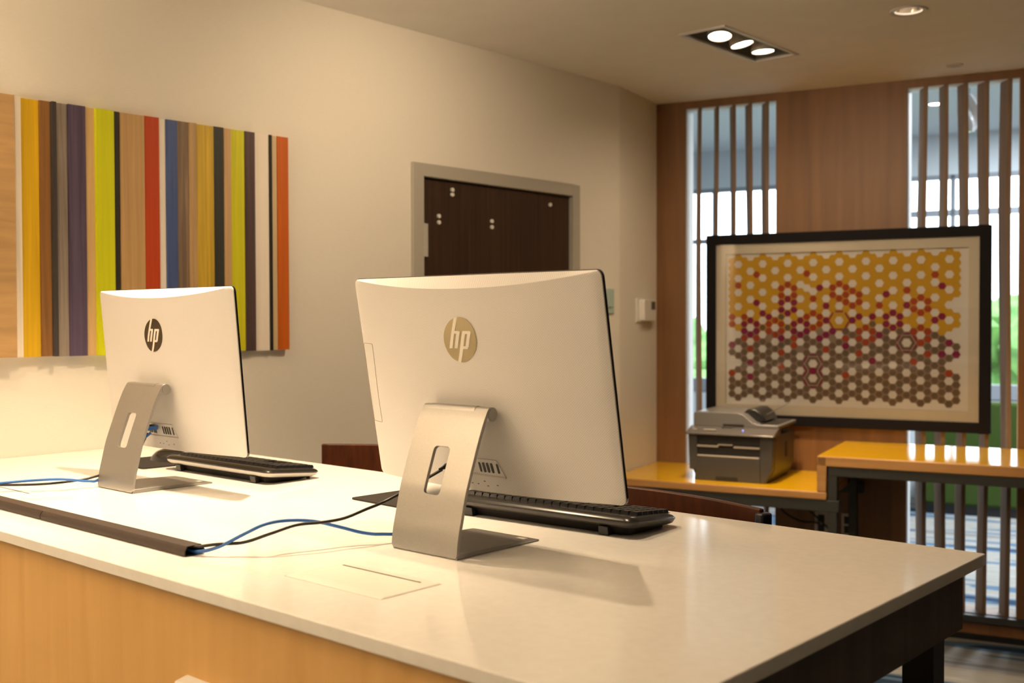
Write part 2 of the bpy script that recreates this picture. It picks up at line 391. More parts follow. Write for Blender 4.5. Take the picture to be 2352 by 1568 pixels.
# slats: boards standing at an angle inside the openings
SL = [[.238, .323, .409, .495, .579], [1.297, 1.384, 1.471, 1.560, 1.650], [2.385, 2.472, 2.559, 2.646, 2.733]]
wl_ = ['left', 'right', 'hidden']
for wi, row in enumerate(SL):
    for si, uu in enumerate(row):
        g = G(); rings = []
        for k in range(13):
            z = OZ0-.003 + (OZ1-OZ0+.002)*k/12
            sw = .004*sin(k/12*2*PI+si*1.3+wi)
            fx = uu+sw; off = .051+.005*sin(k/12*PI*1.5+si)
            pts = [(fx-.017, .005), (fx, .002), (fx-off+.016, .070), (fx-off, .073)]
            rings.append([MB_ @ Vector((p, q, z)) for p, q in pts])
        g.loft(rings)
        ords = ['first', 'second', 'third', 'fourth', 'fifth'][si]
        where = ['left slatted opening', 'right slatted opening', 'added opening beyond the right edge'][wi]
        o_ = g.build('wooden_slat', M['slatwood'])
        tag(o_, '%s wooden slat from the left in the %s' % (ords, where), 'slat', 'vertical slats of the %s opening' % ['left', 'right', 'added far right'][wi])

# ------------------------------------------------------------------ door
g = G()
fo = (2.8406, 3.8627, 2.040)
g.box(0, .014, fo[0], DY0, 0, fo[2]); g.box(0, .014, DY1, fo[1], 0, fo[2]); g.box(0, .014, DY0, DY1, DZ, fo[2])
g.box(-.12, 0, DY0-.03, DY0, 0, DZ+.03); g.box(-.12, 0, DY1, DY1+.03, 0, DZ+.03); g.box(-.12, 0, DY0, DY1, DZ, DZ+.03)
g.box(-.085, -.058, DY0-.001, DY0+.014, 0, DZ); g.box(-.085, -.058, DY1-.014, DY1+.001, 0, DZ); g.box(-.085, -.058, DY0, DY1, DZ-.016, DZ+.001)
dr = struct(g.build('door_1', M['doorframe'], bevel=.002), 'dark brown door in a grey metal frame on the beige wall', 'door')
g = G(); g.box(-.055, -.008, DY0+.003, DY1-.003, .008, DZ-.005); leaf = g.build('door_leaf', M['doorwood'], dr)
g = G(); g.box(-.008, .006, DY0-.004, DY0+.028, 1.686, 1.812); g.cyl((.008, DY0+.003, 1.686), (.008, DY0+.003, 1.812), .007); g.build('hinge', M['silver_plastic'], dr)
for y_, z_ in ((3.069,1.954),(3.069,1.935),(2.994,1.846),(2.994,1.822),(3.299,1.846),(3.299,1.822),(3.675,1.942)):
    g = G(); g.cyl((-.012, y_, z_), (-.001, y_, z_), .008, 12); g.build('screw_cap', M['white'], dr)
g = G(); g.box(0, .01, 4.05, 4.125, 1.47, 1.585); g.box(.01, .016, 4.075, 4.1, 1.50, 1.555)
tag(g.build('light_switch', mat('pale_green_plate', (.42,.55,.50), .4), bevel=.002), 'small pale switch plate on the beige wall just right of the larger computer', 'switch')

# thermostat on the corner wall
mt = Matrix.Translation(Vector((K.x, K.y, 0))) @ Matrix.Rotation(RB, 4, 'Z')
th = thing('thermostat', 'white wall thermostat with a small dark display beside the wood partition', 'thermostat', (K.x, K.y, 0), RB)
g = G(); g.box(.0005, .008, -.297, -.212, 1.428, 1.546); g.build('backplate', M['white'], th, bevel=.002)
g = G(); g.prism(rrect(-.264, -.10, 1.434, 1.540, .012), .0005, .035, 'x'); g.build('housing', M['white'], th, bevel=.003)
g = G(); g.box(.0345, .037, -.172, -.118, 1.492, 1.530); g.build('display', mat('lcd', (.08,.085,.07), .3), th)

# ------------------------------------------------------------------ ceiling fittings
tf = thing('recessed_spotlight', 'rectangular recessed ceiling fitting with three lit spotlights', 'ceiling light', ((TRI[0]+TRI[1])/2, (TRI[2]+TRI[3])/2, CEIL))
hx, hy = (TRI[1]-TRI[0])/2, (TRI[3]-TRI[2])/2
g = G()
for a in ((-hx-.012, hx+.012, -hy-.012, -hy+.003), (-hx-.012, hx+.012, hy-.003, hy+.012), (-hx-.012, -hx+.003, -hy, hy), (hx-.003, hx+.012, -hy, hy)):
    g.box(*a, -.006, .004)
g.build('frame', M['trim'], tf, bevel=.0015)
g = G(); t_ = .004
g.box(-hx, hx, -hy, hy, .15, .155); g.box(-hx-t_, -hx+.001, -hy, hy, .002, .155); g.box(hx-.001, hx+t_, -hy, hy, .002, .155); g.box(-hx, hx, -hy-t_, -hy+.001, .002, .155); g.box(-hx, hx, hy-.001, hy+t_, .002, .155)
g.build('housing', M['trimgrey'], tf)
for (cx, cy, tx, ty) in ((.812, 3.715, -.10, -.17), (.812, 3.885, -.20, .10), (.818, 4.045, -.04, .04)):
    R_ = Matrix.Translation(Vector((cx, cy, CEIL+.005))-tf.location) @ Matrix.Rotation(tx, 4, 'Y') @ Matrix.Rotation(ty, 4, 'X')
    g = G(); g.lathe([(.028, .10), (.042, .055), (.048, .006), (.047, -.004), (.044, -.004), (.043, .001)], 32, R_); can = g.build('lamp_head', M['can'], tf, smooth=True)
    g = G(); g.lathe([(.043, 0), (.0001, 0)], 32, R_); g.build('lens', M['lens'], can)
for i, (cx, cy, r) in enumerate(RND):
    lab = ['round recessed downlight near the top right of the ceiling', 'round recessed downlight far behind the viewer, nearer of two', 'round recessed downlight far behind the viewer, farther of two'][i]
    d = thing('downlight', lab, 'ceiling light', (cx, cy, CEIL), 0, 'round recessed downlights')
    g = G(); g.lathe([(r-.004, .004), (r-.004, -.003), (r+.010, -.006), (r+.013, -.001), (r+.013, .0005)], 40); g.build('trim_ring', M['trim'], d, smooth=True)
    g = G(); g.lathe([(r-.003, .0), (r-.008, .035), (.030, .06), (.026, .062)], 40); g.build('reflector', M['reflector'], d, smooth=True)
    g = G(); g.lathe([(.030, .055), (.0001, .050)], 24); g.build('bulb', M['lens'], d)
lamp('SPOT', 'triple_spot_light', (.812, 3.72, CEIL-.012), 26, aim=(1.2, 3.4, 0), size=.05, spot=120)
lamp('SPOT', 'triple_spot_light', (.812, 3.90, CEIL-.012), 130, aim=tuple(W(.98, .38, .8)), size=.05, spot=62)
lamp('SPOT', 'triple_spot_light', (.818, 4.05, CEIL-.012), 20, aim=(.2, 4.3, 0), size=.05, spot=140)
lamp('SPOT', 'downlight_light', (1.498, 3.844, CEIL-.012), 12, aim=(1.5, 3.9, 0), size=.03, spot=110)
lamp('AREA', 'lounge_fill_light', tuple(W(1.9, -2.6, 2.88)), 110, color=(.85,.93,1), aim=tuple(W(1.9, -2.6, 0)), size=.5)  # two unseen fill panels added to brighten the lounge
lamp('AREA', 'lounge_fill_light', tuple(W(3.2, -1.6, 2.88)), 140, color=(.85,.93,1), aim=tuple(W(3.2, -1.6, 0)), size=.5)
g = G(); g.lathe([(.036, 0), (.036, -.004), (.030, -.006), (.0001, -.007)], 32)
tag(g.build('sprinkler_cover', mat('cover_paint', (.55,.51,.45), .6), world=Matrix.Translation((1.322, 4.80, CEIL))), 'small round ceiling-coloured cover plate near the wood partition', 'sprinkler')

# ------------------------------------------------------------------ striped panel on the left wall
pan = thing('striped_wall_panel', 'wall art of vertical painted wood planks in many colours above the desk', 'wall art', (0, 0, 0))
yb_ = [.98, 1.333, 1.357, 1.409, 1.439, 1.452, 1.491, 1.543, 1.571, 1.627, 1.65, 1.728, 1.778, 1.801, 1.838, 1.879, 1.906, 1.968, 2.006, 2.031, 2.084, 2.122, 2.18, 2.19, 2.212, 2.257]
cols = [(.46,.29,.125),(.84,.77,.66),(.66,.41,.006),(.24,.11,.03),(.045,.04,.04),(.26,.22,.19),(.09,.065,.12),(.62,.42,.20),(.60,.64,.004),
        (.028,.028,.024),(.50,.32,.14),(.46,.048,.003),(.86,.81,.72),(.055,.095,.27),(.20,.14,.095),(.42,.28,.13),(.53,.36,.03),(.025,.027,.022),(.52,.34,.17),
        (.58,.58,.008),(.075,.045,.045),(.85,.78,.70),(.008,.007,.008),(.62,.50,.30),(.52,.11,.004)]
thk = [.045,.030,.022,.028,.040,.022,.028,.024,.034,.022,.026,.024,.02,.026,.022,.026,.024,.022,.026,.022,.026,.02,.026,.02,.024]
for i, c in enumerate(cols):
    v = [.82, .9, .86, .7, .8, .55, .6, .9, .93, .8, .85, .85, .97, .65, .6, .8, .72, .75, .85, .85, .7, .97, .9, .9, .85][i]
    m_ = noise_mat('plank_paint_%d' % i, tuple(x*v for x in c), tuple(min(1, x*(2-v)) for x in c), (8, 60 if i else 3, 1.6 if i else 22), 1.6, 6, .55, .25, .75, dist=.6)
    y0 = yb_[i] + (0 if i else 0); g = G()
    g.box(.002, thk[i], y0+.0003, yb_[i+1]-.0003, 1.3455+random.uniform(-.001, .001), 2.0565+random.uniform(-.001, .001))
    g.build('plank', m_, pan)

# ------------------------------------------------------------------ framed print on the partition
fr = thing('framed_print', 'large black framed print of coloured hexagons on the wood partition', 'picture', W(0, 0, 0), RB)
FU0, FU1, FZ0, FZ1 = .273, 1.572, .931, 1.856; b_ = .047
def ring(g, u0, u1, z0, z1, b, y0, y1):
    g.box(u0, u0+b, y0, y1, z0, z1); g.box(u1-b, u1, y0, y1, z0, z1); g.box(u0+b, u1-b, y0, y1, z0, z0+b); g.box(u0+b, u1-b, y0, y1, z1-b, z1)
g = G(); ring(g, FU0, FU1, FZ0, FZ1, b_, -.040, -.002); g.build('frame', M['frame_black'], fr, bevel=.002)
g = G(); ring(g, FU0+b_, FU1-b_, FZ0+b_, FZ1-b_, .048, -.024, -.004); g.build('mount', M['mat_cream'], fr)
g = G(); g.box(FU0+b_, FU1-b_, -.010, -.003, FZ0+b_, FZ1-b_); g.build('print_sheet', M['matt_white'], fr)
g = G(); g.box(FU0+b_-.004, FU1-b_+.004, -.0335, -.031, FZ0+b_-.004, FZ1-b_+.004); g.build('glass', M['glass'], fr)
HEX = {}
HR = [(0,17),(0,19),(0,33),(1,8),(2,17),(2,23),(3,26),(4,5),(4,23),(6,19),(6,21),(7,18),(7,22),(8,9),(8,11),(8,19),(8,21),(8,27),(8,31),(9,8),(10,9),(10,11),(10,23),(10,25),(12,5),(12,17),(13,12),(13,16),(13,20),(14,17),(14,19),(15,26),(16,9),(16,11),(17,8),(17,12),(18,9),(18,11),(18,13),(18,23),(18,33),(19,10),(19,14),(20,11),(20,13),(20,21),(20,23),(20,27),(21,20),(21,24),(22,21),(22,23),(23,14),(27,10),(28,13),(28,15),(28,21),(28,23),(28,29),(29,12),(29,16),(29,20),(29,24),(30,13),(30,15),(30,21),(30,23),(30,27),(31,6),(33,32)]
HW = [(0,21),(0,23),(0,29),(0,31),(12,9),(33,22),(34,13),(34,15),(34,21),(34,23),(34,29),(34,31)]
HP = [(0,25),(2,19),(2,21),(3,18),(3,22),(3,30),(3,34),(4,13),(4,19),(4,21),(5,16),(6,17),(8,13),(8,15),(8,23),(9,12),(9,16),(10,13),(10,15),(10,19),(10,21),(11,18),(11,22),(12,19),(12,21),(13,32),(14,9),(14,23),(15,14),(15,18),(15,22),(16,21),(18,25),(19,18),(20,17),(22,17),(22,29),(23,22),(24,11),(24,17),(24,19),(25,16),(25,20),(26,17),(26,19),(27,14),(31,18),(32,9),(32,17),(32,27),(33,24),(34,27)]
HG = [(0,27),(5,20),(8,17),(9,20),(18,21),(19,22),(22,19),(24,21),(26,21),(31,22),(32,23),(33,28),(34,25)]
HY = [(4,17),(6,23),(10,17),(11,26),(14,21),(16,23),(20,19),(23,18),(32,19),(32,21),(33,20),(34,19)]
for l_, n_ in ((HR, 1), (HW, -1), (HP, 2), (HG, 3), (HY, 0)):
    for c_ in l_: HEX[c_] = n_
U0, Z0, DU, DZ_ = .3974, 1.7447, .030262, .034402
hm = [mat('ink_mustard', (.62,.36,.018), .8), mat('ink_rust', (.40,.055,.012), .8), mat('ink_plum', (.25,.008,.062), .8), mat('ink_taupe', (.17,.115,.075), .8), mat('ink_halo', (.62,.48,.40), .8)]
g = G()
def hexa(c, j, r, m_, y=-.0106, r0=0):
    cx, cz = U0+c*DU, Z0-j*DZ_; g.cur = m_
    o_ = [Vector((cx+r*cos(k*PI/3), y, cz+r*sin(k*PI/3))) for k in range(6)]
    if r0:
        i_ = [Vector((cx+r0*cos(k*PI/3), y, cz+r0*sin(k*PI/3))) for k in range(6)]
        g.add(o_+i_, [(k, (k+1) % 6, 6+(k+1) % 6, 6+k) for k in range(6)])
    else: g.add(o_, [tuple(range(6))])
RH = .0202
rings_ = [(17, 9), (13, 15), (13, 17), (27, 12)]
near_ring = lambda c, j: any(abs(c-a) <= 1 and abs(j-b) <= 1.01 for a, b in rings_)
for c in range(35):
    for j2 in range(0, 41):
        if c % 2 == 0:
            if j2 % 2 == 0: continue
            small = True
        else:
            if j2 % 2: continue
            j = j2//2; phase = 0 if c % 4 == 1 else 1
            small = (j+phase) % 2 == 0
            if phase and (j < 1 or j > 19): continue
        if not small: continue
        k = HEX.get((c, j2))
        if k is None: k = 0 if j2 < (21 if c < 31 else 22) else 3
        if k < 0: continue
        if near_ring(c, j2/2) and (c, j2) not in HEX and not (c in (27,) and False): k = 0 if abs(c-17) < 3 and j2 < 22 else 3
        zone = 0 if j2 < (21 if c < 31 else 22) else 6
        hexa(c, j2/2, RH*1.0, 0 if zone == 0 else 6, -.0104)
        if k: hexa(c, j2/2, RH*(.80 if k == 3 else .86), k)
for (c, j), (m_in, sc) in zip(rings_, ((0, 1), (3, 1), (3, 1), (3, 1))):
    hexa(c, j, RH*2.05, m_in if m_in == 0 else 4, -.0112); hexa(c, j, RH*1.92, m_in, -.0114, RH*1.15)
    # white heart
hm.append(M['matt_white']); hm.append(mat('ink_pale_taupe', (.30,.22,.16), .8))
for c in range(1, 35, 2):
    ph = 0 if c % 4 == 1 else 1
    for j in range(1, 20):
        if (j+ph) % 2 == 1 and (ph == 0 or 2 <= j <= 18): hexa(c, j, RH*.98, 5, -.0118)
for (c, j) in rings_:                       # plum outer strokes of the ring motifs
    cx, cz = U0+c*DU, Z0-j*DZ_
    for k in range(6):
        if (c, j) == (13, 15) and k == 4 or (c, j) == (13, 17) and k == 1: continue
        a0, a1 = k*PI/3+.12, (k+1)*PI/3-.12; ro, ri = RH*2.45, RH*2.08; g.cur = 2
        if (c, j) == (27, 12) : ro, ri = RH*2.35, RH*2.02
        g.add([Vector((cx+r*cos(a), -.0116, cz+r*sin(a))) for r, a in ((ri, a0), (ro, a0), (ro, a1), (ri, a1))], [(0,1,2,3)])
hexa(13, 16, RH*.95, 2, -.0120)
g.cur = 0
g.build('hexagon_pattern', hm, fr)

# ------------------------------------------------------------------ stepped counter with printer
ct = thing('stepped_counter', 'stepped wooden counter with yellow lacquered top and grey steel frame along the partition', 'counter', W(0, 0, 0), RB)
VF = .626
g = G(); g.box(.0, .980, -VF, -.002, .681, .714)
g.box(.940, .980, -VF, -.002, .7145, .866-.0005); g.box(.940, 3.2, -VF, -.002, .823, .866)
g.build('top', M['oak_edge'], ct, bevel=.004)
g = G(); g.box(.003, .9395, -VF+.004, -.004, .7141, .7152); g.box(.943, 3.197, -VF+.004, -.004, .8661, .8672); o_ = g.build('yellow_laminate', M['yellow_top'], ct); o_['label'] = 'glossy yellow lacquered top surface'
g = G()
g.box(.02, 1.03, -VF+.004, -VF+.05, .632, .680); g.box(.985, 3.19, -VF+.004, -VF+.05, .783, .822)
g.box(.02, 1.03, -.06, -.02, .632, .680); g.box(1.03, 3.19, -.06, -.02, .783, .822)
g.build('rail', M['dark_steel'], ct, bevel=.002)
for (x, y) in ((1.003, -VF+.027), (1.003, -.14), (.05, -VF+.027), (.05, -.04), (3.15, -VF+.027), (3.15, -.04)):
    g = G(); g.box(x-.018, x+.018, y-.022, y+.022, 0, .783 if x > .9 else .632); g.build('leg', M['dark_steel'], ct, bevel=.002)
for (a, b, lab) in ((.800, .862, 'pale double power socket low on the partition under the counter'), (.925, .975, 'small pale socket under the counter, right of the first')):
    s_ = thing('power_socket', lab, 'socket', W((a+b)/2, 0, .47), RB)
    w2 = (b-a)/2; g = G(); g.box(-w2, w2, -.008, -.0005, -.055, .055); g.build('plate', M['trim'], s_, bevel=.002)
    g = G(); g.box(-w2*.5, w2*.5, -.0095, -.0075, -.04, -.005); g.box(-w2*.5, w2*.5, -.0095, -.0075, .005, .04); g.build('outlet', M['dark_slot'], s_)
pr = thing('printer', 'dark grey multifunction laser printer on the lower counter', 'printer', W(.345, .517, .7155), RB)
pw, pd = .385, .40
def prof_lid(): return [(0, .238), (0, .296), (.010, .304), (.205, .304), (.235, .296), (.275, .262), (.300, .254), (pw+.008, .254), (pw+.008, .238)]
g = G(); g.prism([(.022, 0), (pw-.030, 0), (pw-.003, .06), (pw, .205), (-.004, .205), (.0, .06)], .03, pd, 'y')
g.prism([(.0, .045), (.036, .045), (.036, .205), (-.006, .205)], 0, .03, 'y'); g.prism([(pw-.062, .0), (pw-.035, 0), (pw-.006, .06), (pw, .205), (pw-.062, .205)], 0, .03, 'y')
g.build('body', M['printer_grey'], pr, bevel=.005)
g = G(); g.box(.036, pw-.062, .012, .029, .162, .203); g.box(.036, pw-.062, .012, .029, .115, .150); g.build('output_slot', M['dark_slot'], pr)
g = G(); g.prism([(.024, 0), (pw-.058, 0), (pw-.062, .108), (.036, .108)], -.002, .03, 'y'); g.build('paper_tray', M['printer_grey'], pr, bevel=.003)
g = G(); g.box(.125, .225, -.0045, -.002, .002, .020); g.build('tray_grip', M['dark_slot'], pr)
g = G(); g.box(.036, .135, -.001, .012, .150, .159); g.box(.205, pw-.062, -.001, .012, .150, .159); g.box(.132, .200, -.003, .012, .160, .166); g.build('output_ledge', M['printer_silver'], pr, bevel=.002)
g = G(); g.box(.038, pw-.064, -.003, .012, .108, .114); g.build('manual_feed_flap', M['printer_silver'], pr, bevel=.001)
g = G(); g.prism([(-.020, .206), (-.020, .214), (.062, .240), (.10, .240), (.10, .206)], -.012, pw+.006, 'x'); g.build('control_panel', M['printer_gloss'], pr, bevel=.004)
g = G(); g.box(.135, .185, .045, .055, .2385, .2415); g.build('screen', mat('lcd_grey', (.16,.17,.15), .2), pr)
for x_, z_, s_ in ((.022, .2265, .010), (.080, .2265, .018), (.108, .2265, .012)):
    g = G(); g.box(x_-s_, x_+s_, .008, .022, z_-.001, z_+.003); g.build('button', M['printer_silver'], pr, bevel=.001)
g = G(); g.lathe([(.0035, 0), (.0035, .003), (.0001, .003)], 12, Matrix.Translation((.242, .022, .2285))); g.build('indicator_lamp', M['led'], pr)
g = G(); g.prism(prof_lid(), .062, pd, 'y'); g.build('scanner_lid', M['printer_light'], pr, bevel=.004)
g = G(); g.box(.14, .235, .058, .0625, .242, .252); g.build('lid_grip', M['dark_slot'], pr)
g = G(); g.prism([(.210, .296), (.235, .318), (.268, .318), (.300, .296), (.318, .262), (.275, .258)], .13, pd-.05, 'y'); g.build('document_feeder', M['black'], pr, bevel=.006)
g = G(); g.box(.30, pw-.006, .09, pd-.04, .2545, .2565); g.build('feeder_tray', M['dark_slot'], pr)
g = G(); g.tube([(.30, .20, .287), (.405, .20, .345)], .0022, 6); g.build('paper_support', M['printer_light'], pr)
g = G(); g.box(pw-.006, pw+.002, .22, .25, .10, .17); g.build('side_grip', M['dark_slot'], pr)
for i, pts in enumerate(([(.55,-.03,.675),(.60,-.04,.60),(.66,-.05,.52),(.74,-.05,.48),(.80,-.03,.475),(.83,-.022,.47)],
                         [(.62,-.03,.675),(.68,-.05,.60),(.76,-.05,.55),(.82,-.04,.50),(.90,-.04,.43),(1.02,-.04,.36)])):
    g = G(); g.tube([MB_ @ Vector(p) for p in spline(pts, 6)], .005, 8)
    tag(g.build('cable', M['cable_black'], smooth=True), ['black cable looping below the printer to the wall socket', 'black cable slanting down past the wall socket under the counter'][i], 'cable')

# ------------------------------------------------------------------ desk
DX1, DYN, DYF, DT = 2.4315, .855, 1.8045, 1.07
desk = thing('desk', 'long white-topped bar-height desk with oak veneer front running out from the wall', 'desk', (0, 0, 0))
GR = [(1.7030, 1.9135, .9780, 1.0930), (.487, .695, .9780, 1.0930)]
g = G(); g.prism(rrect(.001, DX1, DYN, DYF, .004, 3), DT-.019, DT); g.build('worktop', M['quartz'], desk, bevel=.0015)
g = G(); g.box(.002, 2.22, .874, .892, .0, DT-.0195); g.build('front_panel', M['veneer'], desk)
g = G(); g.box(2.222, 2.402, .874, .892, .948, DT-.0195); g.box(.002, 2.3835, 1.767, 1.785, .948, DT-.0195)
g.build('apron', M['veneer'], desk)
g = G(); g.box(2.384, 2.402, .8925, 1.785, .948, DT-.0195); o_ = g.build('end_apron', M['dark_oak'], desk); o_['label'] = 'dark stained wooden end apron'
g = G(); g.box(2.204, 2.22, .8925, 1.55, 0, .947); g.build('end_panel', M['veneer'], desk)
for (x, y) in ((2.36, 1.735), (2.36, .925), (.06, 1.735)):
    g = G(); g.box(x-.027, x+.023, y-.025, y+.025, 0, .947 if x > 1 else 1.04); g.build('leg', M['black_steel'], desk, bevel=.002)
# cable outlet covers set in the top
for i, (a, b, c_, d_) in enumerate(GR):
    t = thing('cable_outlet_cover', ['flush white cable outlet cover in the desktop in front of the larger computer', 'flush white cable outlet cover at the left edge behind the black cable duct'][i], 'outlet cover', ((a+b)/2, (c_+d_)/2, DT), 0, 'cable outlet covers in the desktop')
    w2, h2 = (b-a)/2, (d_-c_)/2
    g = G(); o1 = rrect(-w2, w2, -h2, h2, .003, 3); i1 = rrect(-w2+.002, w2-.002, -h2+.002, h2-.002, .003, 3); i2 = rrect(-w2+.017, w2-.017, -h2+.016, h2-.016, .004, 3)
    g.loft([[Vector((x, y, .0001)) for x, y in o1], [Vector((x, y, .0012)) for x, y in i1], [Vector((x, y, .0024)) for x, y in i2]], cap=False)
    g.add([Vector((x, y, .0024)) for x, y in i2], [tuple(range(len(i2)))]); g.build('lid', M['quartz_grommet'], t)
    g = G(); g.box(-w2+.018, w2-.022, h2-.0215, h2-.0185, .0018, .0028); g.build('cable_slot', M['dark_slot'], t)
    g = G()
    for q in ((-w2-.0006, w2+.0006, -h2-.0008, -h2), (w2, w2+.0009, -h2, h2), (-w2-.0006, -w2, -h2, h2)): g.box(*q, .00005, .0004)
    g.build('seam', mat('seam', (.42,.38,.36), .7), t)
g = G(); g.prism([(.85, .895), (.85, .926), (.8735, .931), (.8735, .80), (.85, .80)], 1.609, 1.735, 'x')
tag(g.build('socket_box', M['white'], bevel=.003), 'white socket box on the oak desk front at the bottom of the frame', 'socket')

# black cable duct along the near edge, two lengths
for (x0, x1, lab) in ((.10, .981, 'dark brown cable duct length at the left end of the desk'), (.983, 1.478, 'dark brown cable duct length ending where the two cables come out')):
    d = thing('cable_duct', lab, 'cable duct', (x0, .951, DT+.0003), 0, 'cable duct lengths on the desktop')
    L_ = x1-x0
    outer = [(0, 0), (-.0005, .008), (.005, .0165), (.0305, .0165), (.037, .008), (.0365, 0)]
    inner = [(.034, .0015), (.0345, .0075), (.0295, .0145), (.006, .0145), (.0018, .0075), (.002, .0015)]
    g = G(); n_ = 6; ring_ = outer+inner
    vs_ = [Vector((x, p, q)) for x in (0, L_) for p, q in ring_]
    fs = []
    for i in range(12): fs.append((i, (i+1) % 12, 12+(i+1) % 12, 12+i))
    for b0 in (0, 12):
        for i in range(5): fs.append((b0+i, b0+i+1, b0+10-i, b0+11-i))
    g.add(vs_, fs); g.build('cover', M['rubber'], d, bevel=.0008, smooth=True)
    g = G(); g.box(0, L_, .0025, .0335, .0002, .0014); g.build('base_strip', M['black'], d)

# ------------------------------------------------------------------ all-in-one computers
SW, SH = .565, .371
def D(x, s):                        # thickness behind the screen front at x (from centre), s up the screen
    a = max(0, 1-(2*abs(x)/SW)**2.1)
    pts = [(0, .022), (.10, .036), (.149, .038), (.255, .027), (.36, .018), (.38, .018)]
    for (s0, d0), (s1, d1) in zip(pts, pts[1:]):
        if s <= s1: t = max(0, (s-s0)/(s1-s0)); t = t*t*(3-2*t); dm = d0+(d1-d0)*t; break
    else: dm = .018
    return .010 + dm*a
def computer(loc, tilt, label, emblem, emblem_label, side_door):
    t = thing('all_in_one_computer', label, 'computer', loc, 0, 'white computers seen from behind on the desk')
    HC = Vector((0, .085, .223))                            # hinge centre
    TM = Matrix.Translation(HC) @ Matrix.Rotation(tilt, 4, 'X')   # screen frame: local y away from camera, z up the screen
    P = lambda x, d, s: TM @ Vector((x, .063-d, s-.149))    # d = depth back from the screen front
    BP = lambda x, s, off=0: P(x, D(x, s)+off, s)
    o_full = rrect(-SW/2, SW/2, 0, SH, .012, 6)
    g = G(); g.loft([[P(x, .0, z) for x, z in rrect(-SW/2+.002, SW/2-.002, .002, SH-.002, .010, 6)], [P(x, .001, z) for x, z in o_full], [P(x, .0052, z) for x, z in o_full]])
    g.build('screen', M['gloss_black'], t)
    # shell
    g = G(); nb = 22
    def dens(pts, n):              # densify outline so the crown follows the bulge
        out = []
        for i in range(len(pts)):
            a, b = pts[i], pts[(i+1) % len(pts)]; m_ = max(1, int(math.hypot(b[0]-a[0], b[1]-a[1])/.018))
            for k in range(m_): out.append((a[0]+(b[0]-a[0])*k/m_, a[1]+(b[1]-a[1])*k/m_))
        return out
    e1 = dens(rrect(-SW/2+.001, SW/2-.001, .001, SH-.001, .011, 6), 1)
    def ins(p):
        x, z = p; w = max(0, 1-(2*abs(x)/SW)**2.1)
        nx = x*(1-.0095/(SW/2)); nz = z
        if z > SH-.02: nz = z-.0012-.0180*w*min(1, (z-(SH-.02))/.018)
        elif z < .02: nz = z+.002
        return nx, nz
    e2 = [ins(p) for p in e1]
    rings = [[P(x, .0053, z) for x, z in e1], [P(x, .0075, z) for x, z in e1], [BP(x, z) for x, z in e2]]
    cx, cz = 0, .18
    for k in (.97, .90, .80, .68, .55, .42, .30, .18, .08):
        rings.append([BP(cx+(x-cx)*k, cz+(z-cz)*k) for x, z in e2])
    g.loft(rings)
    sh = g.build('back_shell', M['shell'], t, smooth=True)
    # emblem
    R_, ec = .0375, (-.002, .2665)
    def E(x, y, off): return BP(ec[0]+x*R_, ec[1]+y*R_, off)
    g = G(); rg = []
    for k in (0.001, .35, .7, 1): rg.append([E(k*cos(a*PI/24), k*sin(a*PI/24), .0012) for a in range(48)])
    rg.append([E(cos(a*PI/24), sin(a*PI/24), -.001) for a in range(48)]); g.loft(rg, cap=False)
    eb = g.build('emblem', emblem, t, smooth=True); eb['label'] = emblem_label
    SLN = .30
    def circ(X, sgn):              # y where the slanted line x = X + SLN*y meets the disc
        a = 1+SLN**2; b = 2*X*SLN; c = X*X-1.0; return (-b+sgn*math.sqrt(b*b-4*a*c))/(2*a)
    g = G()
    def bar(X0, X1, y0a, y0b, y1a, y1b, n=6):
        rows = []
        for k in range(n+1):
            u_ = k/n; X = X0+(X1-X0)*u_; yb0 = y0a+(y0b-y0a)*u_; yt = y1a+(y1b-y1a)*u_
            rows.append([(X+SLN*(yb0+(yt-yb0)*q/8), yb0+(yt-yb0)*q/8) for q in range(9)])
        g.grid([[E(x, y, .0017) for x, y in r] for r in rows])
        # side walls for thickness
        per = rows[0]+[r[-1] for r in rows[1:]]+rows[-1][::-1][1:]+[r[0] for r in rows[::-1][1:-1]]
        g.loft([[E(x, y, .0017) for x, y in per], [E(x, y, .0011) for x, y in per]], cap=False)
    bar(-.56, -.375, -.39, -.39, circ(-.56, 1), circ(-.375, 1))
    bar(-.375, -.10, .27, .27, .389, .389); bar(-.10, -.05, .27, .27, .375, .34, 2)
    bar(-.238, -.05, -.39, -.39, .27, .27)
    bar(.10, .29, circ(.10, -1), circ(.29, -1), .385, .385)
    bar(.29, .57, .26, .26, .385, .385); bar(.57, .62, .26, .26, .375, .33, 2)
    bar(.43, .62, -.29, -.29, .26, .26); bar(.29, .57, -.41, -.41, -.29, -.29); bar(.57, .62, -.35, -.33, -.29, -.29, 2)
    g.build('lettering', M['emblem_letter'], eb)
    # port bay under the hinge
    g = G(); bx0, bx1, bz0, bz1 = -.060, .062, .034, .064
    quad = [(bx0, bz0), (bx1, bz0), (bx1-.012, bz1), (bx0, bz1)]
    g.loft([[BP(x, z, -.002) for x, z in quad], [BP(x, z, .0016) for x, z in quad]])
    bay = g.build('port_bay', M['shell'], t)
    g = G(); g.tube([BP(bx0, bz0, .0022), BP(bx1+.001, bz0, .0022)], .0014, 6); g.build('bay_lip', M['silver_plastic'], bay, smooth=True)
    for k, (px_, w_) in enumerate(((-.046, .007), (-.028, .006), (.010, .0016), (.019, .0022), (.028, .0022), (.037, .0022), (.050, .0022))):
        g = G(); g.loft([[BP(x, z, .0012) for x, z in rrect(px_-w_, px_+w_, .040, .058, .0015, 2)], [BP(x, z, .0021) for x, z in rrect(px_-w_, px_+w_, .040, .058, .0015, 2)]])
        g.build('port', M['dark_slot'], bay)
